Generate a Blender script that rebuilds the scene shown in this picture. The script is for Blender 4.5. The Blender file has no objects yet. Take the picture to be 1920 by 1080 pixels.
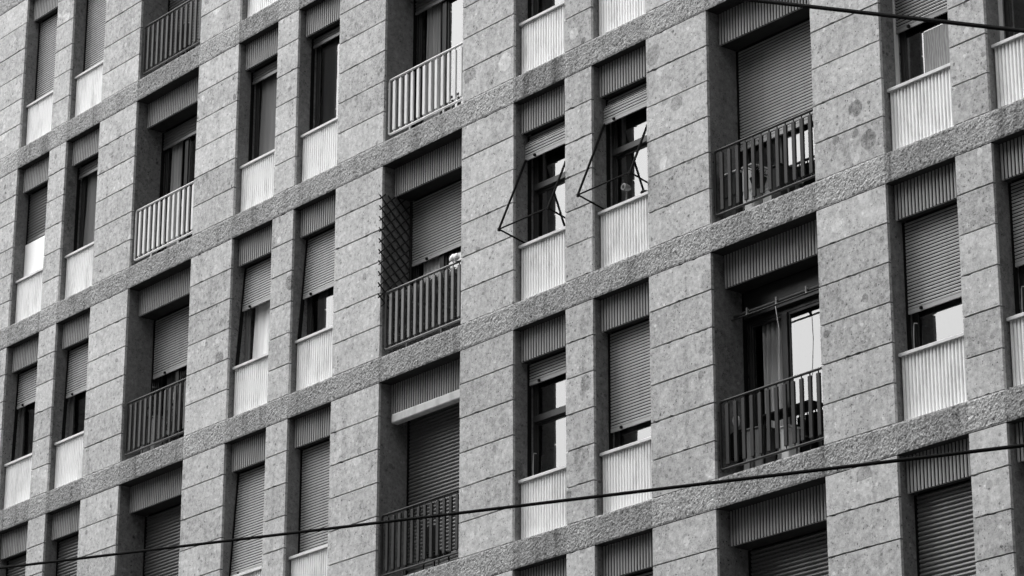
import bpy, math, random
from mathutils import Vector, Matrix, noise
random.seed(7)
R = math.radians
scene = bpy.context.scene

# ------------------------------------------------------------------ camera
Z2 = 16.70                                   # underside of string course 2 above the street
CAMLOC = Vector((37.0639, -22.3389, Z2 - 15.0827))
YAW, PIT, ROLL, FPX = -0.8926, 0.3388, 0.0025, 5588.6
fw = Vector((math.sin(YAW)*math.cos(PIT), math.cos(YAW)*math.cos(PIT), math.sin(PIT)))
rt = Vector((math.cos(YAW), -math.sin(YAW), 0)); up = rt.cross(fw)
cr = rt*math.cos(ROLL) + up*math.sin(ROLL); cu = up*math.cos(ROLL) - rt*math.sin(ROLL)
cd = bpy.data.cameras.new('camera'); cam = bpy.data.objects.new('camera', cd)
scene.collection.objects.link(cam); scene.camera = cam
m = Matrix((cr, cu, -fw)).transposed().to_4x4(); m.translation = CAMLOC
cam.matrix_world = m
cd.sensor_width = 36; cd.lens = FPX/1920*36; cd.clip_start = .5; cd.clip_end = 2000

# ------------------------------------------------------------------ light
SUN_EL, SUN_AZ = R(64), R(-50)
OPP = 22.
sdir = Vector((math.sin(SUN_AZ)*math.cos(SUN_EL), -math.cos(SUN_AZ)*math.cos(SUN_EL), math.sin(SUN_EL)))
w = bpy.data.worlds.new('World'); scene.world = w; w.use_nodes = True
nt = w.node_tree; nt.nodes.clear()
sky = nt.nodes.new('ShaderNodeTexSky'); sky.sky_type = 'NISHITA'; sky.sun_disc = False
sky.sun_elevation = SUN_EL; sky.sun_rotation = math.atan2(sdir.x, sdir.y)
sky.dust_density = 5.0; sky.air_density = 1.5
bw = nt.nodes.new('ShaderNodeRGBToBW'); bg = nt.nodes.new('ShaderNodeBackground')
wo = nt.nodes.new('ShaderNodeOutputWorld')
nt.links.new(sky.outputs[0], bw.inputs[0]); nt.links.new(bw.outputs[0], bg.inputs[0])
bg.inputs[1].default_value = 0.15; nt.links.new(bg.outputs[0], wo.inputs[0])
sl = bpy.data.lights.new('sun', 'SUN'); so = bpy.data.objects.new('sun', sl)
scene.collection.objects.link(so); sl.energy = 0.5; sl.angle = R(40)
so.rotation_euler = sdir.to_track_quat('Z', 'Y').to_euler(); so.location = (0, -30, 60)
scene.view_settings.view_transform = 'Standard'; scene.view_settings.look = 'None'
scene.view_settings.gamma = 1; scene.view_settings.exposure = 1.58

# ------------------------------------------------------------------ node helpers
class NT:
    def __init__(s, name):
        s.m = bpy.data.materials.new(name); s.m.use_nodes = True; s.t = s.m.node_tree
        s.t.nodes.clear(); s.out = s.n('OutputMaterial')
    def n(s, typ, **k):
        nd = s.t.nodes.new('ShaderNode' + typ)
        for a, v in k.items(): setattr(nd, a, v)
        return nd
    def set(s, nd, idx, v):
        if v is None: return
        i = nd.inputs[idx]
        if hasattr(v, 'is_linked') or isinstance(v, bpy.types.NodeSocket): s.t.links.new(v, i)
        else: i.default_value = v
    def math(s, op, a, b=None, c=None, clamp=False):
        nd = s.n('Math', operation=op); nd.use_clamp = clamp
        s.set(nd, 0, a); s.set(nd, 1, b); s.set(nd, 2, c)
        return nd.outputs[0]
    def noise(s, vec, scale, detail=3, rough=.55, dist=0):
        nd = s.n('TexNoise'); s.set(nd, 'Vector', vec); s.set(nd, 'Scale', scale)
        s.set(nd, 'Detail', detail); s.set(nd, 'Roughness', rough); s.set(nd, 'Distortion', dist)
        return nd.outputs[0]
    def voro(s, vec, scale, rnd=1.0, feature='F1'):
        nd = s.n('TexVoronoi', feature=feature); s.set(nd, 'Vector', vec); s.set(nd, 'Scale', scale); s.set(nd, 'Randomness', rnd)
        return nd
    def ramp(s, v, a, b, lo=0., hi=1.):
        nd = s.n('MapRange'); nd.interpolation_type = 'SMOOTHSTEP'
        s.set(nd, 0, v); s.set(nd, 1, a); s.set(nd, 2, b); s.set(nd, 3, lo); s.set(nd, 4, hi)
        return nd.outputs[0]
    def vec(s, v, scale=(1, 1, 1), add=None):
        nd = s.n('VectorMath', operation='MULTIPLY'); s.set(nd, 0, v); s.set(nd, 1, scale); o = nd.outputs[0]
        if add is not None:
            n2 = s.n('VectorMath', operation='ADD'); s.set(n2, 0, o); s.set(n2, 1, add); o = n2.outputs[0]
        return o
    def pos(s):
        return s.n('NewGeometry').outputs['Position']
    def tone(s):
        a = s.n('Attribute'); a.attribute_name = 'tone'; return a.outputs['Fac']
    def bsdf(s, col, rough=.8, spec=.3, bump=None, bd=.01, bs=1.0, coat=0, metal=0):
        b = s.n('BsdfPrincipled')
        if isinstance(col, float):
            s.set(b, 'Base Color', (col, col, col, 1))
        else: s.set(b, 'Base Color', col)
        s.set(b, 'Roughness', rough); s.set(b, 'Specular IOR Level', spec); s.set(b, 'Metallic', metal)
        if coat: s.set(b, 'Coat Weight', coat); s.set(b, 'Coat Roughness', .15)
        if bump is not None:
            bn = s.n('Bump'); s.set(bn, 'Height', bump); s.set(bn, 'Distance', bd); s.set(bn, 'Strength', bs)
            s.t.links.new(bn.outputs[0], b.inputs['Normal'])
        s.t.links.new(b.outputs[0], s.out.inputs[0]); return b

def stone_mat(name, base=.36, pit=1.0, bumpd=.004):
    t = NT(name); tone = t.tone(); p = t.pos()
    off = t.n('CombineXYZ'); t.set(off, 0, t.math('MULTIPLY', tone, 91.)); t.set(off, 1, t.math('MULTIPLY', tone, 37.)); t.set(off, 2, t.math('MULTIPLY', tone, 53.))
    v = t.vec(p, (1, 1, 1), off.outputs[0])
    big = t.noise(v, 2.2, 4, .6)
    mid = t.noise(v, 16., 5, .65)
    fine = t.noise(v, 70., 3, .6)
    # rounded pebbles set in the stone: a few cells only, each its own tone
    wv = t.n('VectorMath', operation='ADD'); t.set(wv, 0, v)
    nn = t.n('TexNoise'); t.set(nn, 'Vector', v); t.set(nn, 'Scale', 6.); sc = t.vec(nn.outputs['Color'], (.05, .05, .05)); t.set(wv, 1, sc)
    def pebbles(scale, keep, rad):
        vo = t.voro(wv.outputs[0], scale)
        sep = t.n('SeparateColor'); t.set(sep, 0, vo.outputs['Color'])
        on = t.math('GREATER_THAN', sep.outputs[0], keep)
        r = t.math('MULTIPLY_ADD', sep.outputs[1], rad*.6, rad*.45)
        ins = t.ramp(t.math('SUBTRACT', r, vo.outputs['Distance']), 0., .05)
        tn = t.math('MULTIPLY_ADD', sep.outputs[2], 1.0, -.55)
        return t.math('MULTIPLY', t.math('MULTIPLY', on, ins), tn), t.math('MULTIPLY', on, ins)
    p0, m0 = pebbles(2.6, .80, .40); p1, m1 = pebbles(7., .84, .42)
    p2, m2 = pebbles(18., .68, .45)
    p3, m3 = pebbles(42., .6, .5)
    pits = t.ramp(t.noise(v, 48., 3, .75, .6), .585, .66)
    cl = t.ramp(t.noise(v, 4.5, 3, .6), .36, .62)
    pits = t.math('MULTIPLY', pits, t.math('MULTIPLY', cl, t.math('SUBTRACT', 1., m1)))
    vo = t.voro(v, 30.); sp = t.n('SeparateColor'); t.set(sp, 0, vo.outputs['Color'])
    holes = t.math('MULTIPLY', t.math('GREATER_THAN', sp.outputs[0], .93), t.ramp(vo.outputs['Distance'], .34, .16))
    c = t.math('MULTIPLY_ADD', t.math('SUBTRACT', big, .5), .62, 1.02)
    c = t.math('ADD', c, t.math('MULTIPLY', t.math('SUBTRACT', mid, .5), t.math('MULTIPLY_ADD', m1, -.8, 1.55)))
    c = t.math('ADD', c, t.math('MULTIPLY', t.math('SUBTRACT', fine, .5), .75))
    c = t.math('MULTIPLY_ADD', p1, .85, t.math('MULTIPLY_ADD', p0, .8, c)); c = t.math('MULTIPLY_ADD', p2, .9, c); c = t.math('MULTIPLY_ADD', p3, .60, c)
    c = t.math('ADD', c, t.math('MULTIPLY', t.math('SUBTRACT', tone, .5), .26))
    c = t.math('SUBTRACT', c, t.math('MULTIPLY', pits, .75*pit)); c = t.math('SUBTRACT', c, t.math('MULTIPLY', holes, .75*pit))
    # grime streaks running down
    st = t.ramp(t.noise(t.vec(p, (3.2, 3.2, .22)), 1.5, 4, .6), .5, .75)
    c = t.math('SUBTRACT', c, t.math('MULTIPLY', st, .20))
    c = t.math('MULTIPLY', t.math('MAXIMUM', c, .18), base)
    h = t.math('SUBTRACT', t.math('MULTIPLY', fine, .3), t.math('ADD', pits, holes))
    t.bsdf(c, .78, .25, h, bumpd, .8)
    return t.m

def rough_mat(name, base=.27):
    t = NT(name); tone = t.tone(); p = t.pos()
    off = t.n('CombineXYZ'); t.set(off, 0, t.math('MULTIPLY', tone, 61.)); t.set(off, 2, t.math('MULTIPLY', tone, 23.))
    v = t.vec(p, (1, 1, 1), off.outputs[0])
    n1 = t.noise(v, 27., 6, .7, .5); n2 = t.noise(v, 60., 4, .7, .5)
    vo = t.voro(v, 34.); big = t.noise(v, 1.6, 4, .6)
    st = t.ramp(t.noise(t.vec(p, (3.6, 1, .35)), 1.4, 5, .65), .47, .72)
    deep = t.ramp(n1, .46, .34)
    c = t.math('MULTIPLY_ADD', t.math('SUBTRACT', n1, .5), 2.1, 1.0)
    c = t.math('ADD', c, t.math('MULTIPLY', t.math('SUBTRACT', n2, .5), 2.6))
    c = t.math('ADD', c, t.math('MULTIPLY', t.math('SUBTRACT', big, .5), .7))
    c = t.math('SUBTRACT', c, t.math('MULTIPLY', deep, .55))
    c = t.math('MULTIPLY', t.math('MAXIMUM', c, .2), t.math('MULTIPLY_ADD', t.math('MULTIPLY', st, t.math('SUBTRACT', 1.25, tone)), -.5, 1.))
    c = t.math('MULTIPLY', c, t.math('MULTIPLY_ADD', tone, .42, .80))
    c = t.math('MULTIPLY', c, base)
    h = t.math('ADD', t.math('MULTIPLY', n1, 1.0), t.math('MULTIPLY', vo.outputs['Distance'], .5))
    h = t.math('ADD', h, t.math('MULTIPLY', n2, .5))
    t.bsdf(c, .9, .12, h, .013, 1.0)
    return t.m

def paint_mat(name, base, rough=.45, spec=.5, dirt=.25, coat=0., streak=.0, bumpd=.0015):
    t = NT(name); p = t.pos()
    n = t.noise(t.vec(p, (1, 1, .5)), 5., 5, .65); s = t.noise(t.vec(p, (14, 14, .8)), 1., 4, .6)
    f = t.noise(p, 60., 3)
    c = t.math('SUBTRACT', 1., t.math('MULTIPLY', t.ramp(n, .45, .75), dirt))
    c = t.math('SUBTRACT', c, t.math('MULTIPLY', t.ramp(s, .5, .75), streak))
    c = t.math('MULTIPLY', t.math('MULTIPLY_ADD', f, .12, .94), c)
    r = t.math('MULTIPLY_ADD', n, .25, rough-.1)
    t.bsdf(t.math('MULTIPLY', c, base), r, spec, f, bumpd, .5, coat)
    return t.m

def glass_mat(name, ior=1.9, tint=.85):
    t = NT(name); fr = t.n('Fresnel'); t.set(fr, 0, ior)
    n = t.noise(t.pos(), 1.3, 2); bn = t.n('Bump'); t.set(bn, 'Height', n); t.set(bn, 'Distance', .004); t.set(bn, 'Strength', .3)
    g = t.n('BsdfGlossy'); t.set(g, 'Roughness', .015); t.set(g, 'Color', (1, 1, 1, 1)); t.t.links.new(bn.outputs[0], g.inputs['Normal'])
    tr = t.n('BsdfTransparent'); t.set(tr, 'Color', (tint, tint, tint, 1))
    mx = t.n('MixShader'); t.set(mx, 0, t.math('MULTIPLY', fr.outputs[0], 1.0, clamp=True))
    t.t.links.new(tr.outputs[0], mx.inputs[1]); t.t.links.new(g.outputs[0], mx.inputs[2])
    t.t.links.new(mx.outputs[0], t.out.inputs[0]); return t.m

def cloth_mat(name, base):
    t = NT(name); p = t.pos(); n = t.noise(t.vec(p, (8, 8, .6)), 2., 3)
    c = t.math('MULTIPLY', t.math('MULTIPLY_ADD', n, .5, .75), base)
    b = t.bsdf(c, .95, .05); return t.m

M = dict(
    stone=stone_mat('stone', .40), jamb=stone_mat('shaded_jamb_stone', .17, 1.3), rough=rough_mat('rough_stone', .30),  # jamb: the pier stone again, with the reveal's shade put into its colour
    ledge=paint_mat('ledge_stone', .55, .8, .2, .3), mortar=paint_mat('mortar', .05, .9, .1, .3),
    white=paint_mat('white_fluted_metal', .82, .42, .5, .24, 0, .16),
    header=paint_mat('shaded_fluted_metal', .30, .55, .4, .22, 0, .22),  # header: the white fluted metal, darkened for the shade of its recess
    sill=paint_mat('sill_stone', .62, .6, .4, .25), soffit=paint_mat('soffit', .028, .8, .2, .3),  # soffit: shade under lintels and in shutter boxes put into the colour
    shutter=paint_mat('shutter_slats', .36, .5, .4, .15, 0, .12),
    shutter_glossy=paint_mat('glossy_shutter_slats', .13, .33, .8, .12, .0, .1),
    frame=paint_mat('dark_wood_frame', .022, .4, .5, .2), frame_mid=paint_mat('brown_wood_frame', .14, .5, .4, .2),
    frame_white=paint_mat('white_frame', .62, .5, .4, .15),
    glass=glass_mat('window_glass', 3.0), curtain=cloth_mat('curtain_cloth', .88), curtain_grey=cloth_mat('grey_curtain_cloth', .17), curtain_pale=cloth_mat('draped_curtain_cloth', .5), curtain_mid=cloth_mat('pale_grey_curtain_cloth', .33),
    rail_light=paint_mat('pale_rail_paint', .58, .45, .4, .15), rail_mid=paint_mat('grey_rail_paint', .11, .35, .4, .3),
    rail_dusk=paint_mat('brown_rail_paint', .04, .5, .3, .3), rail_dark=paint_mat('dark_rail_paint', .02, .55, .25, .45, 0, .2), interior=paint_mat('interior_wall', .10, .9, .1, .2),
    cable=paint_mat('black_rubber', .006, .9, .05, .1), board=paint_mat('white_board', .9, .45, .5, .03),
    lattice=paint_mat('lattice_wood', .03, .8, .1, .2), leaf=paint_mat('leaves', .05, .6, .2, .3),
    black=paint_mat('black_metal', .008, .85, .08, .2), plastic=paint_mat('white_plastic', .8, .4, .5, .1),
    wood=paint_mat('wood', .15, .7, .2, .3), asphalt=paint_mat('asphalt', .05, .9, .2, .3), pave=paint_mat('paving', .2, .85, .2, .3),
    plaster=paint_mat('plaster', .18, .9, .2, .2), pot=paint_mat('clay_pot', .2, .8, .2, .2),
)
def wave_reflection():  # wavy pattern painted as a reflection in the pane
    t = NT('grained_reflection'); p = t.pos()
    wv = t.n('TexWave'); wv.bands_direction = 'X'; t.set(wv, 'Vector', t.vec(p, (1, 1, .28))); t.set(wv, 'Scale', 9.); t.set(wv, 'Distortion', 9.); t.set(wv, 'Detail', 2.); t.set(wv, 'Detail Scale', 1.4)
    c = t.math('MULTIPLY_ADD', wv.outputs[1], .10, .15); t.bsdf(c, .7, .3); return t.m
M['grain'] = wave_reflection()

# ------------------------------------------------------------------ mesh helpers
class MB:
    def __init__(s): s.v = []; s.f = []; s.mi = []; s.tone = []; s.t = .5; s.m = 0
    def vert(s, p): s.v.append(tuple(p)); s.tone.append(s.t); return len(s.v)-1
    def face(s, ids): s.f.append(tuple(ids)); s.mi.append(s.m)
    def box(s, x0, x1, y0, y1, z0, z1):
        i = [s.vert((x, y, z)) for z in (z0, z1) for y in (y0, y1) for x in (x0, x1)]
        for q in ((0, 2, 3, 1), (4, 5, 7, 6), (0, 1, 5, 4), (2, 6, 7, 3), (0, 4, 6, 2), (1, 3, 7, 5)): s.face([i[k] for k in q])
    def prism(s, poly, y0, y1):
        """outline poly [(x,z)...] counter-clockwise seen from -y, thickness y0..y1"""
        a = [s.vert((x, y0, z)) for x, z in poly]; b = [s.vert((x, y1, z)) for x, z in poly]
        s.face(a); s.face(b[::-1]); n = len(poly)
        for k in range(n): s.face((a[(k+1) % n], a[k], b[k], b[(k+1) % n]))
    def extx(s, prof, x0, x1, closed=False):
        """profile [(y,z)] swept along x"""
        a = [s.vert((x0, y, z)) for y, z in prof]; b = [s.vert((x1, y, z)) for y, z in prof]
        n = len(prof)
        for k in range(n if closed else n-1):
            j = (k+1) % n; s.face((a[k], b[k], b[j], a[j]))
        if closed: s.face(a); s.face(b[::-1])
    def extz(s, prof, z0, z1):
        a = [s.vert((x, y, z0)) for x, y in prof]; b = [s.vert((x, y, z1)) for x, y in prof]
        for k in range(len(prof)-1): s.face((a[k], a[k+1], b[k+1], b[k]))
    def tube(s, pts, r, n=8, closed=False):
        pts = [Vector(p) for p in pts]; rings = []
        N = len(pts)
        for i, p in enumerate(pts):
            d = (pts[(i+1) % N]-pts[i-1]) if closed else (pts[min(i+1, N-1)]-pts[max(i-1, 0)])
            d.normalize(); u = d.cross(Vector((0, 0, 1)));
            if u.length < .1: u = d.cross(Vector((0, 1, 0)))
            u.normalize(); w_ = d.cross(u)
            rr = r[i] if isinstance(r, (list, tuple)) else r
            rings.append([s.vert(p+u*math.cos(2*math.pi*k/n)*rr+w_*math.sin(2*math.pi*k/n)*rr) for k in range(n)])
        for i in range(N if closed else N-1):
            A, B = rings[i], rings[(i+1) % N]
            for k in range(n): s.face((A[k], A[(k+1) % n], B[(k+1) % n], B[k]))
        if not closed: s.face(rings[0][::-1]); s.face(rings[-1])
    def build(s, name, mats, parent=None, smooth=False, bevel=0, loc=None):
        me = bpy.data.meshes.new(name); me.from_pydata(s.v, [], s.f); me.update()
        if not isinstance(mats, (list, tuple)): mats = [mats]
        for q in mats: me.materials.append(q)
        me.polygons.foreach_set('material_index', s.mi)
        at = me.attributes.new('tone', 'FLOAT', 'POINT'); at.data.foreach_set('value', s.tone)
        if smooth:
            me.polygons.foreach_set('use_smooth', [True]*len(me.polygons))
            try: me.set_sharp_from_angle(angle=R(40))
            except Exception: pass
        o = bpy.data.objects.new(name, me); scene.collection.objects.link(o)
        if parent: o.parent = parent
        if loc: o.location = loc
        if bevel:
            b = o.modifiers.new('bevel', 'BEVEL'); b.width = bevel; b.segments = 1; b.limit_method = 'ANGLE'
        return o
def empty(name, loc, parent=None):
    o = bpy.data.objects.new(name, None); scene.collection.objects.link(o); o.location = loc; o.empty_display_size = .3
    if parent: o.parent = parent
    return o
def tag(o, label, cat, group=None, kind=None):
    if label: o['label'] = label
    if cat: o['category'] = cat
    if group: o['group'] = group
    if kind: o['kind'] = kind
    return o

# ------------------------------------------------------------------ facade layout
H = 3.1; BH = .347; NC = 6; CH = (H-BH)/NC
B_, P1, W_, T_, P2 = 1.7614, 1.0779, 1.0365, .5178, 1.0866
PER = B_+P1+2*W_+T_+P2
E1, E2, E3, E4, E5 = B_, B_+P1, B_+P1+W_, B_+P1+W_+T_, B_+P1+2*W_+T_
def zr(r): return Z2-(r-2)*H                 # underside of string course r = top of storey r's openings
BAYS = range(-2, 4); X_MIN = -2*PER-P2; X_MAX = 4*PER
ROWS = range(-1, 6)
def proj(p):
    d = Vector(p)-CAMLOC; w_ = d.dot(fw)
    return 960+FPX*d.dot(cr)/w_, 540-FPX*d.dot(cu)/w_
def visible(x0, x1, z0, z1, mu=60, mv=60):
    q = [proj((x, 0.1, z)) for x in (x0, x1) for z in (z0, z1)]
    return max(a for a, b in q) > -mu and min(a for a, b in q) < 1920+mu and max(b for a, b in q) > -mv and min(b for a, b in q) < 1080+mv

bld = empty('apartment_building', (4.5*PER-PER*2, 0, 0)); bld.location = (0, 0, 0)
tag(bld, 'long stone-clad apartment building whose grid of shuttered windows and railed balconies fills the picture', 'building')

# piers -------------------------------------------------------------
def jag(x0, x1, z, amp, up_):
    """wavering joint edge with a few chips, left to right"""
    n = max(4, int((x1-x0)/.055)); out = []
    for i in range(n+1):
        x = x0+(x1-x0)*i/n; dz = random.uniform(-amp, amp)
        if 0 < i < n and random.random() < .05: dz += (-1 if up_ else 1)*random.uniform(.004, .013)
        out.append((x, z+dz))
    return out
def pier(x0, x1, name='pier'):
    mb = MB()
    for r in ROWS:
        zt = zr(r); zb = zr(r+1)+BH
        vis = visible(x0, x1, zb, zt, 200, 200)
        for c in range(NC):
            a = zb+c*CH+.0085; b = zb+(c+1)*CH-.0085
            mb.t = random.random(); yj = random.uniform(-.0015, .0025); j0 = random.uniform(-.0015, .0025); j1 = random.uniform(-.0015, .0025)
            mb.m = 0
            if vis:
                bot = jag(x0+j0, x1+j1, a, .0012, False); top = jag(x0+j0, x1+j1, b, .0012, True)
                mb.prism(bot+top[::-1], yj, .04)
            else: mb.prism([(x0, a), (x1, a), (x1, b), (x0, b)], yj, .04)
        # jamb slab behind, one per storey, and dark mortar seen in the joints
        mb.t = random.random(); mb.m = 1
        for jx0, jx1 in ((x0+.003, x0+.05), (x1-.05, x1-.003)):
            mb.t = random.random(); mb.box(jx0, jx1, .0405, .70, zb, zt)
        mb.m = 2; mb.box(x0+.004+.047, x1-.004-.047, .030, .69, zb, zt)
    mb.m = 0; mb.t = .4; mb.box(x0, x1, 0, .7, 0, zr(6)+BH)
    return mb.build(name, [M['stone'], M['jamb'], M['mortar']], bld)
pier(X_MIN, -2*PER)
for k in BAYS:
    X = k*PER
    pier(X+E1, X+E2); pier(X+E3, X+E4, 'slim_pier'); pier(X+E5, X+PER)

# string courses ------------------------------------------------------
cuts = [X_MIN]
for k in BAYS: cuts += [k*PER+e for e in (0, E1, E2, E3, E4, E5)]
cuts.append(X_MAX)
def string_course(r):
    mb = MB(); z0 = zr(r); z1 = z0+BH
    for a, b in zip(cuts[:-1], cuts[1:]):
        vis = visible(a, b, z0, z1, 60, 60)
        mb.t = random.uniform(.55, 1) if any(abs((a-k_*PER)-e) < .01 for k_ in range(-3, 4) for e in (E1, E3, E5)) else random.uniform(0, .5); mb.m = 0
        nx = max(1, int((b-a)/(.02 if vis else .5))); nz = 16 if vis else 2
        idx = []
        for j in range(nz+1):
            row = []
            for i in range(nx+1):
                x = a+(b-a)*i/nx; z = z0+(z1-z0)*j/nz; y = -.004; dz = 0
                if vis:
                    p = Vector((x*26, 3.3*r, z*26)); q = Vector((x*11+50, r, z*11))
                    h = noise.noise(p)*.005+noise.noise(q)*.0035+noise.noise(p*2.3)*.004
                    y += h
                    if j in (0, nz): dz = noise.noise(Vector((x*30, j, r*7.)))*.006; y += .006
                row.append(mb.vert((x, y, z+dz)))
            idx.append(row)
        for j in range(nz):
            for i in range(nx): mb.face((idx[j][i], idx[j][i+1], idx[j+1][i+1], idx[j+1][i]))
        # top ledge and underside
        mb.m = 1
        e = [mb.vert((x, .75, z1-.004)) for x in (a, b)]
        mb.face([idx[nz][i] for i in range(nx+1)]+[e[1], e[0]])
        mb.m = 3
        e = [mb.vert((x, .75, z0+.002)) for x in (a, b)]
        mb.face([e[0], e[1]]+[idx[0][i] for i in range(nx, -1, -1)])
    mb.m = 2; mb.box(X_MIN+.01, X_MAX-.01, .76, 4.5, z0+.05, z1-.05)
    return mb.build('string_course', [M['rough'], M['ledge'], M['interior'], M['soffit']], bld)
for r in range(-1, 7): string_course(r)

# body of the building behind ------------------------------------------
mb = MB(); mb.box(X_MIN, X_MAX, 4.5, 12, 0, zr(-1)+BH); mb.build('rear_block', M['interior'], bld)
mb = MB(); mb.box(X_MIN, X_MAX, .76, 4.45, zr(-1)+BH+.01, zr(-1)+BH+.35); mb.box(X_MIN, X_MAX, -.25, .755, zr(-1)+BH+.01, zr(-1)+BH+.25)
mb.build('cornice', M['ledge'], bld)
mb = MB()
for k in range(-3, 4):
    for e in (PER-P2/2, E1+P1/2): 
        x = k*PER+e
        if X_MIN < x < X_MAX: mb.box(x-.06, x+.06, .70, 4.49, 3, zr(-1))
mb.build('party_wall', M['interior'], bld)

# parts of openings -----------------------------------------------------
def flutes(x0, x1, y, z0, z1, mat, name, pitch=.0505, trim=True):
    n = round((x1-x0)/pitch); p = (x1-x0)/n; prof = []
    for i in range(n):
        a = x0+i*p
        prof += [(a, y+.020), (a+p*.20, y+.022), (a+p*.26, y+.004), (a+p*.42, y-.002), (a+p*.76, y-.002), (a+p*.94, y+.004)]
    prof.append((x1, y+.012))
    mb = MB(); mb.extz(prof, z0, z1)
    for i in range(n):
        mb.mi[i*6] = 1
        if name == 'header_panel': mb.mi[i*6+5] = 1  # groove floor and rib flank coloured dark as the shade between ribs
    a = [mb.vert((x, yy, z0)) for x, yy in prof]
    e = [mb.vert((x1, y+.03, z0)), mb.vert((x0, y+.03, z0))]; mb.face(a[::-1]+e[::-1])
    a = [mb.vert((x, yy, z1)) for x, yy in prof]
    e = [mb.vert((x1, y+.03, z1)), mb.vert((x0, y+.03, z1))]; mb.face(a+e)
    return mb.build(name, mat, bld)
def shutter(x0, x1, ztop, zbot, y, glossy=False, tilt=0., kink=None, dark=None):
    """roller shutter: slats with hairline gaps, or open rounded slats (glossy)"""
    p = .050 if glossy else .039
    mb = MB(); n = max(1, int(round((ztop-zbot)/p)))
    def Y(z):
        if kink: return y-min(1., max(0., (kink-z)/.12))*.07
        return y-tilt*(ztop-z)
    prof = []
    for i in range(n):
        zt = ztop-i*p; 
        if glossy:
            for q, dy in ((0, .016), (.12, .006), (.32, -.002), (.55, -.004), (.8, .003), (.97, .014)): prof.append((Y(zt-q*p)+dy, zt-q*p))
        else:
            for q, dy in ((0, .018), (.24, .018), (.27, 0), (.55, -.0025), (.97, .0)): prof.append((Y(zt-q*p)+dy, zt-q*p))
    zb = ztop-n*p
    prof += [(Y(zb)+.012, zb), (Y(zb)-.004, zb-.004), (Y(zb)-.004, zb-.05), (Y(zb)+.018, zb-.05), (Y(zb)+.02, zb)]
    mb.extx(prof, x0+.012, x1-.012)
    if not glossy:
        for i in range(n): mb.mi[i*5] = mb.mi[i*5+4] = 1
    xs = x0+.20*(x1-x0)
    if not glossy: 
        mb.m = 1; mb.box(xs, xs+.03, Y(zb)-.03, Y(zb)-.005, zb-.045, zb-.015)
    # guide channels left and right
    mb.m = 1
    if not kink: zg = ztop-1.6
    o = mb.build('roller_shutter', [M['shutter_glossy' if glossy or dark else 'shutter'], M['black']], bld)
    return o
def guides(x0, x1, ztop, zbot, y, tilt=0., mat='black'):
    mb = MB()
    for a, b in ((x0+.001, x0+.018), (x1-.018, x1-.001)):
        prof = [(y-.022, ztop), (y+.03, ztop), (y+.03-tilt*(ztop-zbot), zbot), (y-.022-tilt*(ztop-zbot), zbot)]
        mb.extx(prof, a, b, closed=True)
        mb.build('shutter_guide', M[mat], bld); mb = MB()
def casement(x0, x1, z0, z1, y, mat, transom=None, mull=True, name='window', handle=True, split=.5, opened=None):
    mb = MB(); fwid = .055; d = .05
    mb.box(x0+.002, x0+fwid, y, y+d, z0, z1); mb.box(x1-fwid, x1-.002, y, y+d, z0, z1)
    mb.box(x0+fwid, x1-fwid, y+.001, y+d, z0, z0+fwid); mb.box(x0+fwid, x1-fwid, y+.001, y+d, z1-fwid, z1)
    xm = x0+(x1-x0)*split
    zs = [z0+fwid, z1-fwid]
    if transom: mb.box(x0+fwid, x1-fwid, y-.045, y+d-.002, transom-.045, transom+.035); zs = [z0+fwid, transom-.045, transom+.035, z1-fwid]
    for a, b in zip(zs[::2], zs[1::2]):
        if mull: mb.box(xm-.045, xm+.045, y-.012, y+d-.004, a, b)
        # sash rails inside the frame
        for s0, s1 in (((x0+fwid, xm-.045), (xm+.045, x1-fwid)) if mull else ((x0+fwid, x1-fwid),)):
            mb.box(s0, s0+.03, y+.010, y+d-.006, a, b); mb.box(s1-.03, s1, y+.010, y+d-.006, a, b)
            mb.box(s0+.03, s1-.03, y+.010, y+d-.006, a, a+.035); mb.box(s0+.03, s1-.03, y+.010, y+d-.006, b-.035, b)
    o = mb.build(name, M[mat], bld, bevel=.003)
    g = MB()
    for a, b in zip(zs[::2], zs[1::2]):
        for s0, s1 in (((x0+fwid, xm-.045), (xm+.045, x1-fwid)) if mull else ((x0+fwid, x1-fwid),)):
            if opened and s0 < xm: continue
            g.face([g.vert(q) for q in ((s0+.03, y+.022, a+.035), (s1-.03, y+.022, a+.035), (s1-.03, y+.022, b-.035), (s0+.03, y+.022, b-.035))])
    if g.v: g.build('pane', M['glass'], o)
    if handle:
        h = MB(); hz = z0+(z1-z0)*.42 if not transom else z0+(transom-z0)*.5
        h.tube([(xm, y-.05, hz-.06), (xm, y-.05, hz+.06)], .009, 6); h.box(xm-.006, xm+.006, y-.045, y-.012, hz-.006, hz+.006)
        h.build('handle', M['rail_light'], o)
    return o
def curtain(x0, x1, z0, z1, y, mat, label, folds=9, amp=.035, group=None):
    mb = MB(); n = folds*8; nz = 10; idx = []; ph = random.random()*6
    for j in range(nz+1):
        row = []
        for i in range(n+1):
            s_ = i/n; x = x0+(x1-x0)*s_; z = z1+(z0-z1)*j/nz
            a = amp*(1+.3*math.sin(3*s_+ph))*(0.75+.25*j/nz)
            row.append(mb.vert((x+.012*math.sin(j*.5+s_*9), y+a*math.sin(2*math.pi*folds*s_+.6*math.sin(j*.35+s_*5+ph)), z)))
        idx.append(row)
    for j in range(nz):
        for i in range(n): mb.face((idx[j][i], idx[j][i+1], idx[j+1][i+1], idx[j+1][i]))
    o = mb.build('curtain', M[mat], None, smooth=True)
    sm = o.modifiers.new('thick', 'SOLIDIFY'); sm.thickness = .003
    # put the origin at the hem
    c = Vector(((x0+x1)/2, y, z0))
    for v in o.data.vertices: v.co -= c
    o.location = c
    return tag(o, label, 'curtain', group)

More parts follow.
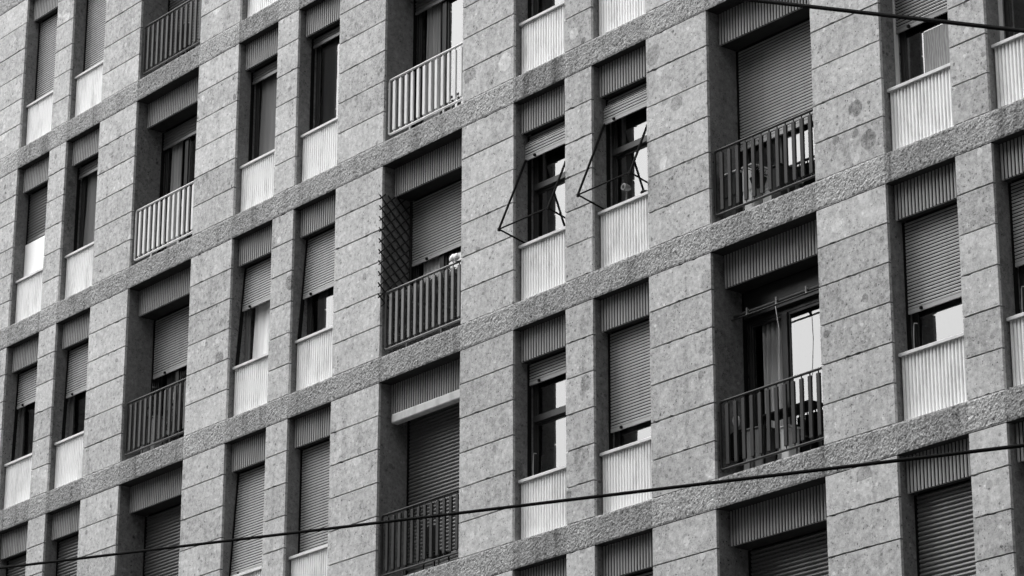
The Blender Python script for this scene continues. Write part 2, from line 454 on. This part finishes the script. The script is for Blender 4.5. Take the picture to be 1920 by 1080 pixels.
bal_proto = {}
def railing(X, r, mat, into=None):
    zb = zr(r+1)+BH; x0 = X+.03; x1 = X+B_-.03; z0 = zb+.115; z1 = zb+.925; y = .075; rr = .035
    pts = []
    for cx, cz, a0 in ((x1-rr, z1-rr, 0), (x0+rr, z1-rr, 90), (x0+rr, z0+rr, 180), (x1-rr, z0+rr, 270)):
        for q in range(0, 91, 18): a = R(a0+q); pts.append((cx+rr*math.cos(a), y, cz+rr*math.sin(a)))
    mb = MB(); mb.tube(pts, .0165, 8, closed=True)
    for s_ in (.28, .72):
        xx = x0+(x1-x0)*s_; mb.tube([(xx, y, zb-.01), (xx, y, z0)], .012, 8)
    for xx in (X-.005, X+B_-.035):
        for zz in (z0+.12, z1-.12): mb.tube([(xx, y, zz), (xx+.04, y, zz)], .01, 6)
    ro = mb.build('railing', M[mat], bld, smooth=True)
    if into is not None:
        for i in range(12):
            xx = x0+(x1-x0)/12.6*(i+.88); into.box(xx-.028, xx+.028, y-.014, y+.014, z0+.03, z1-.03)
        return ro
    if mat not in bal_proto:
        b = MB(); hh = z1-z0
        b.box(-.028, .028, -.014, .014, .045, hh-.045); b.tube([(0, 0, .008), (0, 0, .05)], .009, 8); b.tube([(0, 0, hh-.05), (0, 0, hh-.008)], .009, 8)
        o0 = b.build('baluster', M[mat], None, bevel=.005); bal_proto[mat] = o0; first = True
    else: first = False
    n = 12; p = (x1-x0)/(n+.6)
    for i in range(n):
        o = bal_proto[mat] if (first and i == 0) else bal_proto[mat].copy()
        if not (first and i == 0): scene.collection.objects.link(o)
        o.parent = ro; o.location = (x0+p*(i+.88), y, z0); o.rotation_euler = (0, 0, R(random.uniform(-3, 3)))
    return ro

# ------------------------------------------------------------------ openings
# (bay, kind, row): shutter bottom below the opening top (None = closed to the sill), look, extras
CFG = {
 (-1, 'w1', 0): dict(bot=None), (-1, 'w2', 0): dict(bot=None),
 (0, 'B', 0): dict(bot=None, glossy=1, rail='rail_mid'),
 (0, 'w1', 0): dict(bot=1.2), (0, 'w2', 0): dict(bot=1.0),
 (-1, 'w1', 1): dict(bot=1.26, glossy=1), (-1, 'w2', 1): dict(open=1, bot=.62, glossy=1, cur='grey'),
 (0, 'B', 1): dict(open=1, bot=.70, glossy=1, rail='rail_light', cur='white'),
 (0, 'w1', 1): dict(open=1, bot=.60, glossy=1, cur='grey'), (0, 'w2', 1): dict(bot=.56, glossy=1, cur='grey'),
 (1, 'B', 1): dict(open=1, bot=.70, glossy=1, rail='rail_light', cur='left'),
 (1, 'w1', 1): dict(bot=.8, cur='none'), (1, 'w2', 1): dict(bot=.9), (2, 'B', 1): dict(bot=1.2, rail=None),
 (-1, 'w1', 2): dict(bot=1.00, frame='frame_mid', tilt=.02), (-1, 'w2', 2): dict(bot=1.20, frame='frame_mid', tilt=.02),
 (0, 'B', 2): dict(open=1, bot=1.37, rail='rail_mid', cur='left'), (0, 'w1', 2): dict(open=1, bot=1.08, frame='frame_mid', tilt=.07, yg=.285), (0, 'w2', 2): dict(bot=1.33, tilt=.07, yg=.285),
 (1, 'B', 2): dict(open=1, bot=1.35, rail='rail_mid', cur='left'), (1, 'w1', 2): dict(bot=.76, kink=.45, transom=1.13), (1, 'w2', 2): dict(bot=.76, kink=.45, transom=1.13),
 (2, 'B', 2): dict(bot=1.70, rail='rail_dark', cur='left'), (2, 'w1', 2): dict(bot=1.24, white_guide=1, dark=1), (2, 'w2', 2): dict(bot=.6, white_guide=1, dark=1),
 (-1, 'w1', 3): dict(bot=None, glossy=1), (-1, 'w2', 3): dict(bot=None, glossy=1),
 (0, 'B', 3): dict(bot=None, glossy=1, rail=None), (0, 'w1', 3): dict(bot=None, tilt=.06), (0, 'w2', 3): dict(bot=None),
 (1, 'B', 3): dict(bot=None, glossy=1, rail='rail_dark'), (1, 'w1', 3): dict(bot=.68, transom=1.14), (1, 'w2', 3): dict(bot=1.66),
 (2, 'B', 3): dict(bot=.0, rail='rail_dark', head=.74, open=1), (2, 'w1', 3): dict(bot=1.48), (2, 'w2', 3): dict(bot=1.34),
 (1, 'w1', 4): dict(bot=.6), (1, 'w2', 4): dict(bot=.6), (1, 'B', 4): dict(bot=.6, rail=None),
 (2, 'B', 4): dict(bot=None, glossy=1, rail=None), (2, 'w1', 4): dict(bot=None, glossy=1), (2, 'w2', 4): dict(bot=None),
}
WHERE = {}
def opening(k, kind, r):
    X = k*PER; x0, x1 = {'B': (X, X+E1), 'w1': (X+E2, X+E3), 'w2': (X+E4, X+E5)}[kind]
    zt = zr(r); zb = zr(r+1)+BH
    vis = visible(x0, x1, zb, zt, 80, 60)
    c = CFG.get((k, kind, r))
    near = visible(x0, x1, zb, zt, 520, 300)
    if near and c is None: c = dict(bot=[None, .7, 1.3, None, 1.6][(k*7+r*5+len(kind)*ord(kind[-1])) % 5], far=1)
    if not near or c is None:
        hid.box(x0+.001, x1-.001, .20, .24, zb, zt); return
    c = dict(c)
    bal = kind == 'B'
    yh = .20 if bal else .12; ys = .51 if bal else .26; yg = c.get('yg', .56 if bal else .33)
    zh = zt-.41
    # fluted header panel with the shutter box behind it
    flutes(x0+.001, x1-.001, yh, zh, zt-.002, [M['header'], M['soffit']], 'header_panel')
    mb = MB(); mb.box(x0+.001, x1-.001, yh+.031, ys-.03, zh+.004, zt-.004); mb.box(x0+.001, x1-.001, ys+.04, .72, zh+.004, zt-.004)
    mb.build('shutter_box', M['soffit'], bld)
    if bal: z0 = zb
    else:
        z0 = zb+.80
        flutes(x0+.001, x1-.001, .12, zb+.001, z0-.035, [M['white'], M['white']], 'spandrel_panel')
        mb = MB(); mb.extx([(.088, z0-.034), (.088, z0-.002), (.094, z0+.003), (.5, z0+.012), (.5, z0-.034)], x0-.0+.002, x1-.002, closed=True)
        mb.build('sill', M['sill'], bld)
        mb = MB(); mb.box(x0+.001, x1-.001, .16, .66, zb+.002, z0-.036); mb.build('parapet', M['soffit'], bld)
    tilt = c.get('tilt', 0.); kink = zt-c['kink'] if 'kink' in c else None
    guides(x0, x1, zh, z0+.012, ys, tilt, 'frame_white' if c.get('white_guide') else 'black')
    bot = c['bot']
    zs = z0+.015 if bot is None else zt-bot
    if bot is None or bot > .42:
        shutter(x0, x1, zh+.002, zs+.05, ys-(.0 if not c.get('glossy') else 0), c.get('glossy'), tilt, kink, c.get('dark'))
    if bot is None and not (bal and 0): 
        mb = MB(); mb.box(x0+.001, x1-.001, yg+.1, yg+.14, z0, zh); mb.build('inner_wall', M['interior'], bld)
        return
    if 'head' in c:
        mb = MB(); mb.box(x0+.02, x1-.02, ys-.02, yg+.06, zt-c['head'], zh-.002); mb.build('door_head', M['frame'], bld, bevel=.004); zh = zt-c['head']-.002
    tr = zt-c['transom'] if 'transom' in c else None
    casement(x0, x1, z0+(.02 if not bal else .01), zh-.001, yg, c.get('frame', 'frame'), tr, mull=bal, name='balcony_door' if bal else 'window', split=c.get('split', .36), handle=bal, opened=c.get('open'))
hid = MB()
for k in BAYS:
    for r in ROWS:
        for kind in ('B', 'w1', 'w2'): opening(k, kind, r)
hid.build('recessed_infill', M['soffit'], bld)
CLOSED = [(k, r) for k in BAYS for r in ROWS if visible(k*PER, k*PER+E1, zr(r+1)+BH, zr(r), 520, 300)]

# ------------------------------------------------------------------ railings
RAILS = [(0, 0, 'rail_dusk'), (0, 1, 'rail_light'), (1, 1, 'rail_light'), (0, 2, 'rail_dusk'), (1, 2, 'rail_mid'), (2, 2, 'rail_dark'), (1, 3, 'rail_dark'), (2, 3, 'rail_dark')]
for k, r, mt in RAILS: railing(k*PER, r, mt)
rest = MB()                                   # bars of the railings that lie beyond the picture's edges
for k, r in CLOSED:
    if any((k, r) == q[:2] for q in RAILS): continue
    railing(k*PER, r, 'rail_dusk', rest)
if rest.v: tag(rest.build('baluster', M['rail_dusk'], bld), None, None, kind='stuff')

# ------------------------------------------------------------------ street
mb = MB(); mb.box(-400, 400, -400, 400, -.6, -.15); tag(mb.build('ground', M['asphalt']), None, None, kind='structure')
mb = MB(); mb.box(-60, 60, -3.5, -.01, -.14, 0); tag(mb.build('pavement', M['pave']), None, None, kind='structure')

# unseen: opposite buildings, heights set to shade the facade; right-end block added to cut light
def block(name, x0, x1, y0, y1, h, label):
    b = empty(name, (x0, y0, 0)); b.location = (0, 0, 0); tag(b, label, 'building')
    mb = MB(); mb.box(x0, x1, y0, y1, 0, h); mb.build('wall', M['plaster'], b)
    mb = MB(); mb.box(x0-.5, x1+.5, y0-.5, y1+.5, h+.002, h+.5); mb.build('roof', M['soffit'], b)
    return b
block('unseen_building', -75, -4, -40, -26, OPP, 'plain dark low plastered building on the far side of the street')
block('unseen_building', -3.4, 46, -40, -26, 35, 'plain dark tall plastered building on the far side of the street')
block('unseen_building', 46.5, 62, -40, 6, 36., 'unseen dark block added at the right end of the street to cut light')
#EXTRAS
# ------------------------------------------------------------------ things on and around the facade
def FX(k): return k*PER
def FL(r): return zr(r+1)+BH                 # balcony floor of storey r
def top(r): return zr(r)

# folding awning arms on the two windows of the middle storey
def awning_arms(x0, x1, r, label):
    zt = top(r); root = empty('folding_awning_arms', (x0, -.25, zt-1.82))
    def part(name, pts, rad):
        mb = MB(); mb.tube([(a-x0, b+.25, c-(zt-1.82)) for a, b, c in pts], rad, 6); return mb.build(name, M['black'], root)
    for s_, xa in ((1, x0+.03), (-1, x1-.03)):
        tip = (xa-.0*s_, -.255, zt-1.815)
        a = part('arm', [(xa, .205, zt-.74), (xa, .17, zt-.80), tip], .015)
        part('strut', [tip, (xa+.01*s_, .27, zt-1.93)], .011)
        mb = MB(); mb.box(xa-.018-x0, xa+.018-x0, -.018, .018, -.02, .02); k_ = mb.build('hinge', M['black'], root, bevel=.004)
    part('front_bar', [(x0+.03, -.255, zt-1.815), (x1-.03, -.255, zt-1.815)], .010)
    return tag(root, label, 'awning arms', 'folding awning arms without cloth')
awning_arms(FX(1)+E2, FX(1)+E3, 2, 'thin black folding awning frame on the window nearest the trellis balcony')
awning_arms(FX(1)+E4, FX(1)+E5, 2, 'thin black folding awning frame on the window with a small round lamp')

# lattice trellis against the balcony side wall
mb = MB(); xt = FX(1)+.022; y0, y1 = -.04, .47; zb_, zt_ = FL(2)+.72, top(2)-.42; st = .098
tr = empty('trellis', (xt, .2, zb_))
def strip(dirn, off):
    # line z = off + dirn*(y-y0)*.95 clipped to the rectangle
    sl_ = .95; pts = []
    ys = [y0, y1]
    lo, hi = y0, y1
    za, zb2 = off, off+dirn*(y1-y0)*sl_
    def cut(z, ): return y0+(z-off)/(dirn*sl_)
    for lim in (zb_, zt_):
        yy = cut(lim)
        if y0 < yy < y1:
            if (dirn > 0) == (lim == zb_): lo = max(lo, yy)
            else: hi = min(hi, yy)
    zl = off+dirn*(lo-y0)*sl_; zh_ = off+dirn*(hi-y0)*sl_
    if hi-lo < .05 or min(zl, zh_) < zb_-.01 or max(zl, zh_) > zt_+.01: return
    ex = .022 if lo == y0 else .005
    b = MB(); x = xt+(.006 if dirn > 0 else -.004)
    d = Vector((0, 1, dirn*sl_)).normalized(); nrm = Vector((0, -d.z, d.y))*.0085
    A = Vector((x, lo, zl))-d*ex; Bp = Vector((x, hi, zh_))+d*.01
    c = Vector((xt, .2, zb_)); q = []
    for P_ in (A, Bp):
        for sx in (-.004, .004):
            for sn in (-1, 1): q.append(b.vert(P_+nrm*sn+Vector((sx, 0, 0))-c))
    for f in ((0, 1, 3, 2), (4, 6, 7, 5), (0, 4, 5, 1), (2, 3, 7, 6), (0, 2, 6, 4), (1, 5, 7, 3)): b.face([q[i] for i in f])
    return b
lat = []
for dirn in (1, -1):
    z = zb_-(y1-y0) if dirn > 0 else zb_
    while z < zt_+(y1-y0):
        b = strip(dirn, z)
        if b: b.build('slat', M['lattice'], tr)
        z += .158
mb = MB(); mb.box(-.012, .014, y1-.2, y1-.2+.022, -.62, zt_-zb_+.0); mb.build('post', M['lattice'], tr)
tag(tr, 'dark diamond lattice trellis fixed to the side wall of the balcony above the hedge screen', 'trellis')

# artificial hedge behind one railing
mb = MB(); hx0, hx1 = FX(1)+.05, FX(1)+B_-.05; hz0, hz1 = FL(2)+.10, FL(2)+.90
for i in range(5200):
    p = Vector((random.uniform(hx0, hx1), random.uniform(.105, .16), random.uniform(hz0, hz1)))
    a = random.uniform(.010, .022); d1 = Vector((random.uniform(-1, 1), random.uniform(-.5, .5), random.uniform(-1, 1))).normalized()
    d2 = d1.cross(Vector((random.uniform(-.6, .6), 1, random.uniform(-.6, .6)))).normalized()*.5
    v = [mb.vert(p+d1*a), mb.vert(p+d2*a), mb.vert(p-d1*a), mb.vert(p-d2*a)]; mb.face(v)
for i in range(26):
    x = hx0+(hx1-hx0)*(i+.5)/26; mb.tube([(x, .155, hz0), (x+random.uniform(-.02, .02), .16, (hz0+hz1)/2), (x, .155, hz1)], .004, 4)
mb.box(hx0, hx1, .168, .174, hz0, hz1)
tag(mb.build('hedge_screen', M['leaf']), 'dark artificial leaf screen tied behind the railing of the balcony with the trellis', 'hedge screen')
# white flower at the railing's end
mb = MB()
for dx, dz in ((-.035, 0), (.0, .012), (.04, -.004)):
    mb.tube([(FX(1)+1.60+dx, y_, FL(2)+.975+dz) for y_ in (-.025, -.015, .02, .05, .06)], [.01, .03, .038, .03, .01], 9)
for i in range(11):
    a = random.uniform(0, 6.28); q = random.uniform(0, 1)**.5
    c = Vector((FX(1)+1.60+math.cos(a)*.06*q, .02+random.uniform(-.02, .02), FL(2)+.975+math.sin(a)*.035*q)); d = Vector((random.uniform(-1, 1), -.5, random.uniform(-1, 1))).normalized()*.016
    mb.tube([c-d*1.4, c-d, c, c+d, c+d*1.4], [.006, .020, .026, .020, .006], 7)
tag(mb.build('flower', M['board'], None, smooth=True), 'small bright white flower tied on top of the railing right of the leaf screen', 'flower')

# roller awning box, roller bar
x0, x1 = FX(1)+.012, FX(1)+B_-.012
mb = MB(); zt = top(3)-.425
mb.extx([(.175, zt), (.168, zt-.02), (.168, zt-.115), (.18, zt-.13), (.27, zt-.13), (.31, zt-.10), (.31, zt)], x0+.06, x1, closed=True)
tag(mb.build('awning_box', M['ledge'], None, bevel=.004), 'white retracted awning box under the fluted panel of a shuttered balcony', 'awning box')
k = 2; x0, x1 = FX(k)+.03, FX(k)+B_-.02; root = empty('awning_roller', (x0, .34, top(3)-.74))
mb = MB(); mb.tube([(0, 0, -.0), (x1-x0, 0, 0)], .026, 10); mb.build('roller', M['rail_dark'], root, smooth=True)
mb = MB(); mb.tube([(0, -.05, -.05), (x1-x0, -.05, -.05)], .012, 8); mb.build('front_rod', M['rail_dark'], root, smooth=True)
for xx in (.24, .73, 1.22):
    mb = MB(); mb.box(xx-.012, xx+.012, -.04, -.025, -.05, .05); mb.tube([(xx, -.045, -.055), (xx, -.02, -.02), (xx, .0, .03)], [.012, .018, .010], 7)
    mb.build('bracket', M['rail_mid'], root)
mb = MB(); mb.tube([(.73, -.05, -.05), (.76, -.03, -.35), (.735, -.02, -.8), (.70, 0, -1.2)], .0045, 5); mb.build('cord', M['rail_light'], root)
tag(root, 'bare awning roller on pale brackets above the open curtained balcony door', 'awning roller')

# white board and grained panel in place of a reflection in the glass
x0, x1 = FX(-1)+E2, FX(-1)+E3
mb = MB(); mb.box(x0+.012, x1-.004, .225, .24, top(1)-1.972, top(1)-1.30)
tag(mb.build('board', M['board'], None, bevel=.002), 'plain bright white board closing the window under a half-lowered dark shutter', 'board')
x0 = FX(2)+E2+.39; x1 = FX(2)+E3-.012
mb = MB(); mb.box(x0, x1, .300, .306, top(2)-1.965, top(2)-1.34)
tag(mb.build('reflection_panel', M['grain'], None), 'grey wavy-grained panel standing in for a reflection in the right part of the window with a pale side guide', 'reflection_panel')

# lamp on the sill
root = empty('lamp', (FX(1)+E4+.42, .20, top(2)-1.965))
mb = MB(); mb.tube([(0, 0, 0), (0, 0, .02)], .05, 12); mb.tube([(0, 0, .02), (0, 0, .19)], .010, 6); mb.build('stand', M['rail_mid'], root)
mb = MB(); mb.tube([(0, -.055, .24), (0, -.05, .24), (0, .03, .24), (0, .06, .24)], [.042, .047, .04, .02], 16); mb.build('shade', M['pot'], root, smooth=True)
mb = MB(); mb.tube([(0, -.058, .24), (0, -.052, .24)], .022, 12); mb.build('bulb', M['soffit'], root)
tag(root, 'small round lamp standing on a window sill behind an awning frame', 'lamp')

# crank rods hanging in front of some panes
for k, e, r, lb in ((1, E2, 3, 'pale bent crank rod in the lower left corner of the window with a high transom'),
                    (2, E2, 3, 'pale bent crank rod beside the bright pane under a mostly lowered shutter'),
                    (2, E4, 3, 'pale bent crank rod at the window cut by the right edge of the photo')):
    x = FX(k)+e+.05; z = top(r)-1.95
    mb = MB(); mb.tube([(x, .29, z), (x+.005, .285, z+.18), (x+.012, .285, z+.34), (x+.02, .285, z+.37), (x+.07, .285, z+.355)], .0055, 6)
    tag(mb.build('crank_rod', M['rail_light'], None, smooth=True), lb, 'crank rod', 'shutter crank rods')

# curtains
def cur(k, e0, e1, r, z0, z1, y, mat, label, folds, amp=.025): curtain(FX(k)+e0, FX(k)+e1, top(r)-z0, top(r)-z1, y, mat, label, folds, amp)
cur(0, .10, .42, 1, 2.7, .5, .615, 'curtain_mid', 'pale narrow curtain in the balcony door under the second header from the left', 4)
cur(0, E2+.10, E2+.52, 1, 1.95, .45, .366, 'curtain_grey', 'grey curtain in the second window left of the upper white-railed balcony', 2, .008)
cur(0, E4+.09, E4+.50, 1, 1.95, .45, .366, 'curtain', 'grey curtain in the window directly left of the upper white-railed balcony', 2, .008)
cur(-1, E4+.10, E4+.52, 1, 1.95, .45, .372, 'curtain_grey', 'plain grey curtain in the window right of the white board', 2, .012)
cur(1, .13, .48, 1, 2.7, .45, .615, 'curtain_mid', 'thin pleated curtain at the left of the upper middle balcony door', 5)
cur(2, .16, .66, 3, 2.7, .76, .665, 'curtain_pale', 'long pale pleated curtain behind the open balcony door with the bare roller', 5, .055)
cur(0, E2+.13, E2+.72, 2, 1.95, .5, .355, 'curtain', 'white pleated curtain in the window under a tilted shutter, left of its pair', 3, .012)
cur(0, E4+.16, E4+.42, 2, 1.95, .9, .36, 'curtain', 'crumpled cloth hanging in the window under a tilted shutter, right of its pair', 2, .02)
cur(0, .15, 1.15, 2, 2.7, 1.3, .66, 'curtain_grey', 'grey pleated curtain under the shutter of the balcony with a potted plant', 10)
cur(1, .15, 1.10, 2, 2.7, 1.3, .615, 'curtain', 'pleated curtain showing below the shutter of the trellis balcony', 10)
cur(2, .45, .95, 2, 2.7, 1.6, .615, 'curtain', 'pale curtain low in the balcony door behind the cluttered dark railing', 5)
cur(1, E2+.14, E2+.24, 2, 1.95, .5, .372, 'curtain', 'thin grey strip of curtain behind the left awning frame', 1, .01)
cur(1, E4+.14, E4+.24, 2, 1.95, .5, .372, 'curtain', 'thin grey strip of curtain behind the right awning frame', 1, .01)
cur(-1, E2+.14, E2+.42, 2, 1.95, .9, .39, 'curtain_grey', 'dim curtain in the brown-framed window at the left edge of the photo', 3, .015)

# clutter on the balconies ---------------------------------------------
def boxthing(name, cat, label, x0, x1, y0, y1, z0, z1, mat, lid=None, extra=None):
    root = empty(name, ((x0+x1)/2, (y0+y1)/2, z0)); hx, hy, h = (x1-x0)/2, (y1-y0)/2, z1-z0
    mb = MB(); mb.box(-hx, hx, -hy, hy, 0, h-.024); mb.build('body', M[mat], root, bevel=.008)
    mb = MB(); mb.box(-hx-.01, hx+.01, -hy-.012, hy+.012, h-.022, h); mb.build('lid', M[lid or mat], root, bevel=.006)
    if extra:
        for q in range(extra):
            mb = MB(); zz = .04+(h-.1)*(q+.5)/extra; mb.box(-hx*.86, hx*.86, -hy-.012, -hy-.001, zz-(h-.1)/extra*.42, zz+(h-.1)/extra*.42); mb.build('panel', M[mat], root, bevel=.003)
    return tag(root, label, cat)
f = FL(2); X = FX(2)
boxthing('cabinet', 'cabinet', 'low dark cabinet with pale top edge at the left end of the cluttered balcony', X+.03, X+.31, .16, .48, f, f+.64, 'soffit', 'sill', 2)
boxthing('cabinet', 'cabinet', 'white narrow cabinet beside the dark one behind the dark railing', X+.36, X+.54, .2, .46, f, f+.66, 'sill', 'sill', 2)
boxthing('storage_box', 'box', 'low white box on the floor right of the white cabinet', X+.64, X+.80, .25, .45, f, f+.30, 'sill', 'sill')
boxthing('storage_box', 'box', 'dark box stacked between white box and door of the cluttered balcony', X+.83, X+1.0, .2, .44, f, f+.52, 'rail_dark', 'rail_dark')
f = FL(3); X = FX(2)
boxthing('storage_box', 'box', 'grey tall box left of the middle behind the lowest dark railing on the right', X+.26, X+.40, .2, .42, f, f+.56, 'pot', 'pot')
boxthing('storage_box', 'box', 'grey box standing between the tall box and the table behind the lowest railing', X+.45, X+.58, .2, .42, f, f+.55, 'rail_mid', 'rail_mid')
boxthing('planter', 'planter', 'white square planter right of the table behind the lowest dark railing', X+.88, X+1.0, .2, .38, f, f+.46, 'sill', 'sill')
def table(x, y, z, wdt, dpt, h, label):
    root = empty('table', (x, y, z)); mb = MB(); mb.box(-wdt/2, wdt/2, -dpt/2, dpt/2, h-.03, h); mb.build('tabletop', M['black'], root, bevel=.006)
    for a in (-1, 1):
        for b in (-1, 1):
            mb = MB(); mb.tube([(a*(wdt/2-.04), b*(dpt/2-.04), h-.03), (a*(wdt/2-.02), b*(dpt/2-.02), 0)], .012, 6); mb.build('leg', M['black'], root)
    return tag(root, label, 'table')
table(X+.98, .30, f, .80, .24, .66, 'small black table behind the right half of the lowest dark railing')
def chair(x, y, z, label, h=.66, rz=0):
    root = empty('chair', (x, y, z)); root.rotation_euler = (0, 0, rz)
    mb = MB(); n = 14; pts = []
    poly = [(-.17, .30), (.17, .30)]+[(.17*math.cos(R(a)), h-.12+.12*math.sin(R(a))) for a in range(0, 181, 18)]
    mb.prism(poly, -.01, .012); mb.build('backrest', M['black'], root, bevel=.005)
    mb = MB(); mb.box(-.17, .17, .012, .20, .27, .30); mb.build('seat', M['black'], root, bevel=.008)
    for a in (-1, 1):
        for b in (0, 1):
            mb = MB(); mb.tube([(a*.15, .015+.16*b, .27), (a*.165, .0+.19*b, 0)], .011, 6); mb.build('leg', M['black'], root)
    return tag(root, label, 'chair')
chair(FX(1)+.87, .24, FL(3), 'black round-backed chair behind the bottom middle railing crossed by the cable')
chair(FX(0)+.92, .24, FL(0), 'black chair behind the railing at the upper left, in front of the slatted shutter', .72)
chair(FX(2)+.13, .30, FL(3), 'dark chair at the left end of the balcony with the pale curtain', .62, R(25))
# plants
def plant(x, y, z, h, n, label, pot='pot', ph=.22):
    root = empty('potted_plant', (x, y, z))
    mb = MB(); mb.tube([(0, 0, 0), (0, 0, ph*.9), (0, 0, ph)], [.07, .10, .105], 14); mb.build('pot', M[pot], root, smooth=True)
    st_ = MB(); lf = MB()
    for i in range(n):
        a = random.uniform(0, 6.28); rr = random.uniform(.02, .14); hh = h*random.uniform(.55, 1)
        tip = Vector((math.cos(a)*rr, math.sin(a)*rr*.5, hh)); st_.tube([(0, 0, ph-.02), tip*.5+Vector((0, 0, ph*.4)), tip], .005, 4)
        for q in range(9):
            p = tip*random.uniform(.55, 1.02)+Vector((random.uniform(-.04, .04), random.uniform(-.03, .03), random.uniform(-.03, .03)))
            p.z = max(p.z, ph+.02); d1 = Vector((random.uniform(-1, 1), random.uniform(-1, 1), random.uniform(-.5, 1))).normalized()*.045; d2 = d1.cross(Vector((random.random(), .3, random.random()))).normalized()*.016
            lf.face([lf.vert(p-d1), lf.vert(p+d2), lf.vert(p+d1), lf.vert(p-d2)])
    st_.build('stem', M['leaf'], root); lf.build('foliage', M['leaf'], root)
    return tag(root, label, 'plant')
plant(FX(0)+.30, .28, FL(2), 1.28, 9, 'dark tall potted plant rising above the pale top rail of the left middle balcony')
boxthing('storage_box', 'box', 'grey box among dark things behind the railing below the potted plant', FX(0)+.44, FX(0)+.54, .25, .4, FL(2), FL(2)+.66, 'pot', 'pot')
plant(FX(0)+.95, .26, FL(2), .82, 8, 'low dark potted plant right of the grey box behind the left middle railing', 'rail_dark')
plant(FX(2)+.63, .20, FL(2)+.334, .30, 7, 'little potted plant on the low white box of the cluttered balcony', 'rail_dark', .10)
mb = MB(); mb.tube([(0, 0, 0), (0, 0, .03), (0, 0, .08), (0, 0, .13), (0, 0, .15)], [.015, .035, .045, .035, .012], 12)
tag(mb.build('bottle', M['plastic'], None, smooth=True, loc=(FX(2)+.19, .17, FL(3)+.60+.002)), 'small rounded white bottle behind the left bars of the lowest dark railing', 'bottle')

# overhead cables --------------------------------------------------------
def cable(a, b, t0, t1, rad, label, sag=.0):
    a, b = Vector(a), Vector(b); pts = []
    for i in range(61):
        t = t0+(t1-t0)*i/60; p = a.lerp(b, t); p.z -= sag*4*t*(1-t); pts.append(p)
    mb = MB(); mb.tube(pts, rad, 8); return tag(mb.build('cable', M['cable'], None, smooth=True), label, 'cable', 'overhead cables')
cable((21.749, -8, Z2-5.317), (24.811, -8, Z2-6.687), -3, 3.5, .0155, 'thick black cable slanting down across the upper right corner')
cable((11.064, -8, Z2-7.781), (24.602, -8, Z2-9.574), -1.5, 1.6, .0135, 'long black cable rising from lower left to right across the bottom of the facade')
